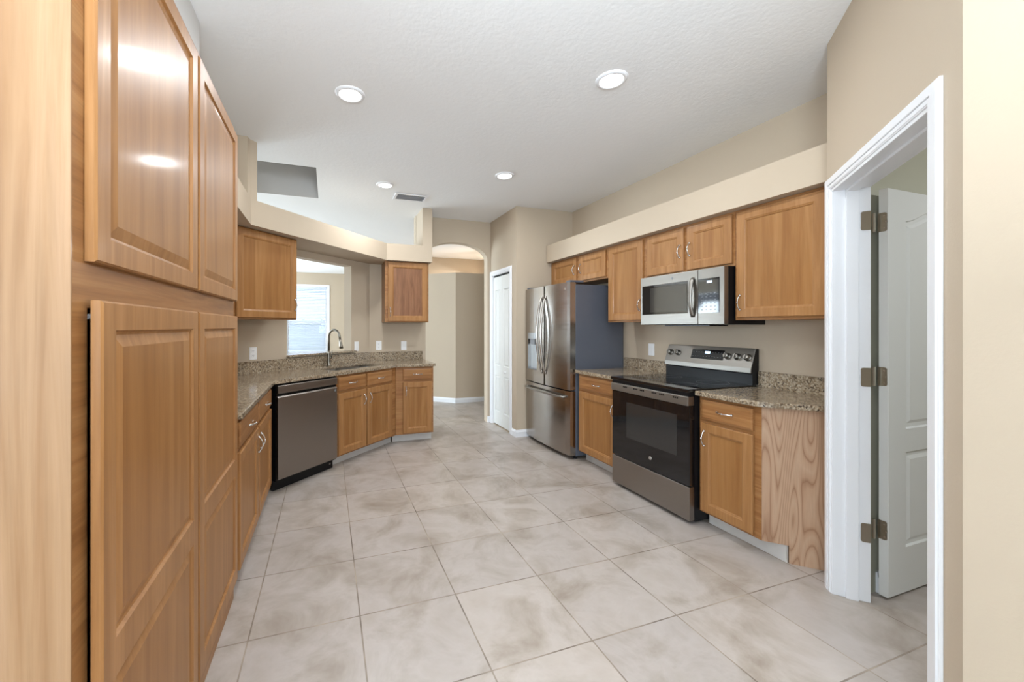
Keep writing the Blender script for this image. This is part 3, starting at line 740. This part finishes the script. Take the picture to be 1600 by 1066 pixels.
# sink + faucet
sp = dg(1.115, 0.300)
sk_ = thing('kitchen_sink', 'double-bowl stainless undermount sink in the diagonal granite counter', 'sink', (sp[0], sp[1], 0), DANG)
for x0, x1 in ((-0.362, -0.012), (0.012, 0.362)):
    bm = bmesh.new(); cc = rect(x0, -0.192, x1, 0.192)
    rings = []
    for ins, z in ((0, CT0-0.0005), (0.008, CT0-0.012), (0.018, CT0-0.17), (0.05, CT0-0.20)):
        rings.append([bm.verts.new((p[0], p[1], z)) for p in offset_poly(cc, ins)])
    for a, b in zip(rings, rings[1:]):
        for i in range(4): bm.faces.new((a[i], a[(i+1) % 4], b[(i+1) % 4], b[i]))
    bm.faces.new(rings[-1])
    o = obj('bowl', bm, M['steel'], sk_); s = o.modifiers.new('solid', 'SOLIDIFY'); s.thickness = 0.003; s.offset = -1
    b2 = o.modifiers.new('bevel', 'BEVEL'); b2.width = 0.02; b2.segments = 3; b2.limit_method = 'ANGLE'
    obj('drain', lathe([(0.045, CT0-0.199), (0.04, CT0-0.196), (0.02, CT0-0.198), (0, CT0-0.198)], 24, cx=(x0+x1)/2, cy=0), M['chrome'], sk_, smooth=True)
obj('rim', mbox(-0.0115, -0.192, CT0-0.03, 0.0115, 0.192, CT0-0.012), M['steel'], sk_, bevel=0.004)
fp = dg(1.050, 0.535)
fc = thing('faucet', 'tall brushed nickel gooseneck faucet behind the sink', 'faucet', (fp[0], fp[1], CT1+0.0005), DANG)
obj('base', lathe([(0, 0), (0.028, 0), (0.028, 0.006), (0.020, 0.012), (0.018, 0.05), (0.019, 0.12), (0.016, 0.15), (0.0125, 0.165), (0, 0.165)], 28), M['faucet'], fc, smooth=True)
path = [(0, 0, 0.16), (0, 0, 0.30)]; R = 0.085
for k in range(1, 15): a = PI*k/16; path.append((0, -R+R*math.cos(a), 0.31+R*math.sin(a)))
path += [(0, -0.178, 0.28)]
obj('spout', tube(path, 0.0118, 14), M['faucet'], fc, smooth=True)
obj('spray_head', tube([(0, -0.176, 0.292), (0, -0.181, 0.262), (0, -0.188, 0.225), (0, -0.193, 0.195)], [0.0128, 0.015, 0.018, 0.0205], 18), M['faucet'], fc, smooth=True)
h_ = obj('handle', tube([(0.015, 0, 0.085), (0.040, 0, 0.085)], 0.013, 14), M['faucet'], fc, smooth=True)
obj('lever', tube([(0.040, 0, 0.085), (0.044, 0, 0.11), (0.047, -0.004, 0.165)], [0.009, 0.006, 0.0045], 12), M['faucet'], h_, smooth=True)

# ---------------------------------------------------------------- outlets
def outlet(label, x, y, z, rz, kind='outlet', scale=1.0):
    t = thing('wall_outlet' if kind == 'outlet' else 'light_switch', label, 'outlet' if kind == 'outlet' else 'switch', (x, y, z), rz)
    obj('cover_plate', mbox(-0.036, -0.006, -0.058, 0.036, -0.0005, 0.058), M['plastic'], t, bevel=0.002)
    if kind == 'outlet':
        for s in (-1, 1):
            obj('socket', lathe([(0, -0.0085), (0.0155, -0.0085), (0.0165, -0.006)], 20, mat=Matrix.Translation((0, 0, s*0.02)) @ Matrix.Rotation(-PI/2, 4, 'X')) if False else mbox(-0.0155, -0.0078, s*0.0205-0.013, 0.0155, -0.0058, s*0.0205+0.013), M['plastic'], t, bevel=0.003)
            bm = bmesh.new(); box(bm, -0.007, -0.0082, s*0.0205-0.001, -0.005, -0.0077, s*0.0205+0.008); box(bm, 0.005, -0.0082, s*0.0205-0.001, 0.007, -0.0077, s*0.0205+0.008); box(bm, -0.002, -0.0082, s*0.0205-0.009, 0.002, -0.0077, s*0.0205-0.005)
            obj('slots', bm, M['slot'], t)
    else:
        obj('rocker', mbox(-0.016, -0.0085, -0.033, 0.016, -0.0058, 0.033), M['plastic'], t, bevel=0.002)
    return t
pz = Vector((-0.658, 4.078)); s_ = (pz-W0).dot(DD); q = W0+DD*s_
outlet('white wall outlet under the diagonal wall cabinet beside the pantry', q.x, q.y, 1.090, DANG)
q = W0+DD*((Vector((0.330, 4.965))-W0).dot(DD))
outlet('white rocker switch just right of the sink opening', q.x, q.y, 1.100, DANG, 'switch')
outlet('white wall outlet on the end wall, left of the two below the small cabinet', 0.618, YE, 1.098, 0)
outlet('white rocker switch on the end wall, right-hand plate below the small cabinet', 0.940, YE, 1.092, 0, 'switch')
outlet('white rocker plate on the right wall between refrigerator and range', XR, 3.02, 1.118, -PI/2, 'switch')

# ---------------------------------------------------------------- refrigerator (local x -> -Y, y -> +X)
FX, FY0, FY1 = 2.360, 4.304, 3.385
fr_ = thing('refrigerator', 'stainless french-door refrigerator with bottom freezer and grey side', 'refrigerator', (FX, FY0, 0), RR)
fw = FY0-FY1
obj('body', mbox(0.004, 0.0, 0.035, fw-0.004, 0.585, 1.765), M['fridge_side'], fr_, bevel=0.004)
def curved_door(x0, x1, z0, z1, bulge_c=fw/2, amp=0.022, y_edge=-0.075, cut=None):
    """front follows one shallow bow across the whole fridge; returns bm"""
    n = 14; poly = []
    for i in range(n+1):
        x = x0+(x1-x0)*i/n; u = (x-bulge_c)/(fw/2)
        y = y_edge-amp*(1-u*u)
        e_ = min(x-x0, x1-x)
        if e_ < 0.012: y += 0.010*(1-e_/0.012)**2
        poly.append((x, y))
    poly += [(x1, -0.004), (x0, -0.004)]
    return prism(poly, z0, z1)
mid = fw/2
# left (far) door with a dispenser niche: assembled around the opening
dn0, dn1, dz0, dz1 = 0.070, 0.300, 0.840, 1.215
bm = bmesh.new()
n = 18
def fy(x): u = (x-mid)/(fw/2); return -0.075-0.022*(1-u*u)
def strip(bm, xa, xb, za, zb):
    k = max(1, int((xb-xa)/0.03)); pts = [(xa+(xb-xa)*i/k) for i in range(k+1)]
    prism([(x, fy(x)) for x in pts]+[(xb, -0.004), (xa, -0.004)], za, zb, bm=bm)
ldoor = curved_door(0.002, mid-0.002, 0.700, 1.785)
bm = bmesh.new()
strip(bm, 0.002, dn0, 0.700, 1.785); strip(bm, dn1, mid-0.002, 0.700, 1.785); strip(bm, dn0, dn1, 0.700, dz0); strip(bm, dn0, dn1, dz1+0.05, 1.785)
ldoor.free()
bmesh.ops.remove_doubles(bm, verts=bm.verts[:], dist=0.0001)
dl = obj('door', bm, M['steel_f'], fr_, smooth=False); dl['label'] = 'left french door with water dispenser'
bm = bmesh.new(); box(bm, dn0, -0.040, dz0, dn1, -0.030, dz1)
obj('dispenser_back', bm, simple('dispenser_silver', srgb(196, 204, 210), 0.3, 0.6), dl)
obj('dispenser_panel', prism([(dn0+0.001, fy(dn0)-0.003), ((dn0+dn1)/2, fy((dn0+dn1)/2)-0.003), (dn1-0.001, fy(dn1)-0.003), (dn1-0.001, -0.01), (dn0+0.001, -0.01)], dz1-0.02, dz1+0.049), simple('dispenser_face', srgb(178, 184, 190), 0.25, 0.7), dl)
obj('dispenser_spout', prism([(dn0+0.06, -0.085), (dn1-0.06, -0.085), (dn1-0.05, -0.041), (dn0+0.05, -0.041)], dz1-0.085, dz1-0.021), M['grey_plastic'], dl)
obj('drip_tray', mbox(dn0+0.002, -0.088, dz0+0.001, dn1-0.002, -0.041, dz0+0.010), M['grey_plastic'], dl)
dr = obj('door', curved_door(mid+0.002, fw-0.002, 0.700, 1.785), M['steel_f'], fr_); dr['label'] = 'right french door'
fz = obj('freezer_drawer', curved_door(0.002, fw-0.002, 0.045, 0.688), M['steel_f'], fr_)
for dd, x in ((dl, mid-0.040), (dr, mid+0.040)):
    path = []
    for i in range(25):
        u = i/24; path.append((x, -0.100-0.058*math.sin(PI*u)**0.8, 0.830+0.83*u))
    bm = tube(path, [0.006+0.007*math.sin(PI*i/24)**0.5 for i in range(25)], 12, flat=1.3)
    for z in (0.834, 1.656): box(bm, x-0.008, -0.106, z-0.016, x+0.008, fy(x)+0.004, z+0.016)
    obj('handle', bm, M['steel_f'], dd, smooth=True)
path = [(0.06+(fw-0.12)*i/20, -0.105-0.045*math.sin(PI*i/20)**0.6, 0.628) for i in range(21)]
bm = tube(path, 0.011, 12, flat=1.0)
for x in (0.068, fw-0.068): box(bm, x-0.014, -0.112, 0.618, x+0.014, fy(x)+0.004, 0.638)
obj('handle', bm, M['steel'], fz, smooth=True)
obj('badge', lathe([(0, 0.0016), (0.011, 0.0014), (0.012, 0)], 24, mat=Matrix.Translation((fw-0.075, fy(fw-0.075)-0.0002, 1.722)) @ Matrix.Rotation(PI/2, 4, 'X')), M['chrome'], dr)
obj('hinge_cover', mbox(fw-0.085, -0.06, 1.786, fw-0.01, 0.10, 1.806), M['fridge_side'], fr_, bevel=0.004)
obj('hinge_cover', mbox(0.01, -0.06, 1.786, 0.085, 0.10, 1.806), M['fridge_side'], fr_, bevel=0.004)
for x in (0.06, fw-0.06):
    for y in (0.03, 0.50): obj('foot', lathe([(0, 0), (0.022, 0), (0.022, 0.034), (0, 0.034)], 16, cx=x, cy=y), M['black'], fr_)


# ---------------------------------------------------------------- range (local x -> -Y, y -> +X)
RX, RY0, RY1 = 2.345, 2.782, 2.018
rg = thing('range', 'stainless and black glass electric range between the right counters', 'range', (RX, RY0, 0), RR)
rw = RY0-RY1
obj('body', mbox(0.003, 0.0, 0.022, rw-0.003, 0.60, 0.893), M['black'], rg)
bm = mbox(0.0, -0.062, 0.8935, rw, 0.585, 0.917); o = obj('cooktop', bm, M['black_gloss'], rg, bevel=0.004)
for x, y, r in ((0.20, 0.12, 0.105), (0.56, 0.13, 0.085), (0.20, 0.40, 0.075), (0.57, 0.40, 0.105)):
    obj('burner_ring', lathe([(r, 0.9173), (r, 0.9176), (r+0.0025, 0.9176), (r+0.0025, 0.9173), (r, 0.9173)], 48, cx=x, cy=y), M['grey_plastic'], o)
dp = obj('oven_door', mbox(0.003, -0.045, 0.262, rw-0.003, -0.001, 0.803), M['black_gloss'], rg, bevel=0.004)
bm = upright([(0.17, 0.44), (0.66, 0.44), (0.66, 0.725), (0.17, 0.725)], -0.0458, -0.0451)
obj('oven_window', bm, M['oven_window'], dp)
obj('door_trim', mbox(0.003, -0.058, 0.8035, rw-0.003, -0.001, 0.868), M['steel'], rg, bevel=0.006)
for c_ in (0.17, 0.285, 0.352, 0.47, 0.54, 0.66):
    for k in range(3): obj('vent_slot', mbox(c_-0.022+k*0.0155, -0.0588, 0.842, c_-0.022+k*0.0155+0.012, -0.0575, 0.853), M['black'], rg)
obj('top_gap', mbox(0.006, -0.045, 0.868, rw-0.006, -0.001, 0.893), M['black'], rg)
obj('storage_drawer', mbox(0.003, -0.045, 0.030, rw-0.003, -0.001, 0.256), M['steel_d'], rg, bevel=0.003)
obj('badge', lathe([(0, 0.0016), (0.013, 0.0014), (0.014, 0)], 28, mat=Matrix.Translation((0.420, -0.0452, 0.348)) @ Matrix.Rotation(PI/2, 4, 'X')), M['chrome'], dp)
# backguard
bg_ = sidewise([(0.545, 0.9175), (0.545, 0.995), (0.575, 1.01), (0.607, 1.01), (0.607, 0.9175)], 0.0, rw)
obj('backguard', bg_, M['black'], rg)
con = obj('control_panel', sidewise([(0.527, 1.002), (0.530, 1.038), (0.578, 1.178), (0.607, 1.178), (0.607, 1.002)], 0.0, rw), M['steel'], rg, bevel=0.003)
obj('side_cap', sidewise([(0.531, 1.003), (0.534, 1.038), (0.581, 1.176), (0.606, 1.176), (0.606, 1.003)], rw-0.0005, rw+0.002), M['black'], rg)
slope = math.atan2(0.048, 0.140)       # face leans back
FM = Matrix.Translation((0, 0.530, 1.038)) @ Matrix.Rotation(-slope, 4, 'X')   # local: x, y out=-y, z up the face
def onface(x, z): return FM @ Matrix.Translation((x, 0, z))
o = obj('display_panel', mbox(0.0, -0.0022, 0.0, 0.283, -0.0002, 0.080), M['black_gloss'], con)
o.matrix_local = onface(0.256, 0.040)
for i in range(11):
    for j in range(2):
        if j == 1 and i in (4, 5, 6): continue
        x = 0.018+i*0.0245; obj('key_mark', mbox(x-0.004, -0.0030, 0.020+j*0.036, x+0.004, -0.0021, 0.0235+j*0.036), M['grey_plastic'], o)
obj('clock_readout', mbox(0.120, -0.0030, 0.048, 0.165, -0.0021, 0.066), M['display'], o)
for yk in (2.739, 2.662, 2.212, 2.135, 2.058):
    x = RY0-yk
    m = Matrix.Rotation(PI/2, 4, 'X')
    bm = lathe([(0.0, 0.033), (0.017, 0.033), (0.0205, 0.030), (0.0215, 0.008), (0.026, 0.005), (0.027, 0.0)], 26, mat=m)
    box(bm, -0.004, -0.042, -0.019, 0.004, -0.031, 0.019)
    k = obj('knob', bm, M['steel'], con, smooth=False, bevel=0.0015); k.matrix_local = onface(x, 0.078)
for x in (0.05, rw-0.05):
    for y in (0.05, 0.55): obj('foot', lathe([(0, 0), (0.016, 0), (0.016, 0.022), (0, 0.022)], 12, cx=x, cy=y), M['black'], rg)

# ---------------------------------------------------------------- microwave
mwv = thing('microwave', 'stainless over-the-range microwave mounted above the range', 'microwave', (2.600, 2.735, 0), RR)
mwid = 0.760; mz0, mz1 = 1.352, 1.754
obj('body', mbox(0.0, 0.0, mz0, mwid, XR-2.600-0.003, mz1), M['black'], mwv, bevel=0.002)
dwid = 0.555
md = obj('door', upright(rect(0.001, mz0+0.002, dwid, mz1-0.001), -0.040, -0.0005, holes=[rect(0.018, mz0+0.088, 0.470, mz1-0.075)]), M['steel'], mwv, bevel=0.003)
obj('door_glass', mbox(0.017, -0.0375, mz0+0.086, 0.471, -0.030, mz1-0.073), M['black_gloss'], md)
obj('door_window', mbox(0.105, -0.0385, mz0+0.105, 0.455, -0.0374, mz1-0.095), M['oven_window'], md)
path = [(0.515, -0.040-0.030*math.sin(PI*i/16)**0.7, mz0+0.060+0.285*i/16) for i in range(17)]
bm = tube(path, 0.010, 12, flat=1.5)
for z in (mz0+0.064, mz0+0.341): box(bm, 0.503, -0.046, z-0.008, 0.527, -0.038, z+0.008)
obj('handle', bm, M['steel'], md, smooth=True)
cp = obj('control_panel', mbox(dwid+0.002, -0.040, mz0+0.002, mwid-0.001, -0.0005, mz1-0.001), M['steel'], mwv, bevel=0.003)
obj('keypad', mbox(dwid+0.006, -0.0420, mz0+0.085, mwid-0.035, -0.0401, mz1-0.072), M['black_gloss'], cp)
for i in range(4):
    for j in range(6): obj('key_mark', mbox(dwid+0.030+i*0.034, -0.0428, mz0+0.105+j*0.023, dwid+0.042+i*0.034, -0.0419, mz0+0.110+j*0.023), M['grey_plastic'], cp)
obj('clock_readout', mbox(dwid+0.075, -0.0428, mz1-0.104, dwid+0.115, -0.0419, mz1-0.090), M['display'], cp)
obj('badge', lathe([(0, 0.0016), (0.009, 0.0014), (0.010, 0)], 24, mat=Matrix.Translation((0.330, -0.0402, mz1-0.037)) @ Matrix.Rotation(PI/2, 4, 'X')), M['grey_plastic'], md)
bm = bmesh.new(); box(bm, 0.20, 0.02, mz0-0.010, 0.60, 0.20, mz0-0.0005)
obj('underside_vent', bm, M['black'], mwv)

# ---------------------------------------------------------------- ceiling lights and vent
LL = ['round white recessed light, the lit one nearest above the left run', 'round recessed light with tilted trim, nearest the right doorway',
      'small round recessed light beside the ceiling vent', 'small round recessed light nearest the closet, right of the vent']
for (x, y), lb_ in zip(LAMPS, LL):
    t = thing('ceiling_light', lb_, 'light', (x, y, H), 0, 'recessed ceiling lights')
    obj('trim_ring', lathe([(0.066, -0.006), (0.070, -0.012), (0.082, -0.010), (0.090, -0.002), (0.0905, -0.0003)], 40), M['white'], t, smooth=True)
    obj('lens', lathe([(0, -0.007), (0.067, -0.007), (0.067, -0.0005)], 40), M['lamp'], t)
vt = thing('ceiling_vent', 'white slatted air vent in the ceiling near the arch', 'vent', (0.885, 4.405, H))
obj('frame', extrude_poly(rect(-0.185, -0.115, 0.185, 0.115), [rect(-0.155, -0.085, 0.155, 0.085)], lambda a, b, t_: (a, b, t_), -0.010, -0.0005), M['white'], vt, bevel=0.003)
obj('duct', mbox(-0.156, -0.086, -0.003, 0.156, 0.086, -0.0005), M['vent'], vt)
bm = bmesh.new()
for k in range(8):
    y = -0.078+k*0.0215
    vv = [bm.verts.new(p) for p in ((-0.155, y, -0.009), (0.155, y, -0.009), (0.155, y+0.013, -0.0035), (-0.155, y+0.013, -0.0035))]; bm.faces.new(vv)
o = obj('slats', bm, M['vent'], vt); s = o.modifiers.new('solid', 'SOLIDIFY'); s.thickness = 0.0015
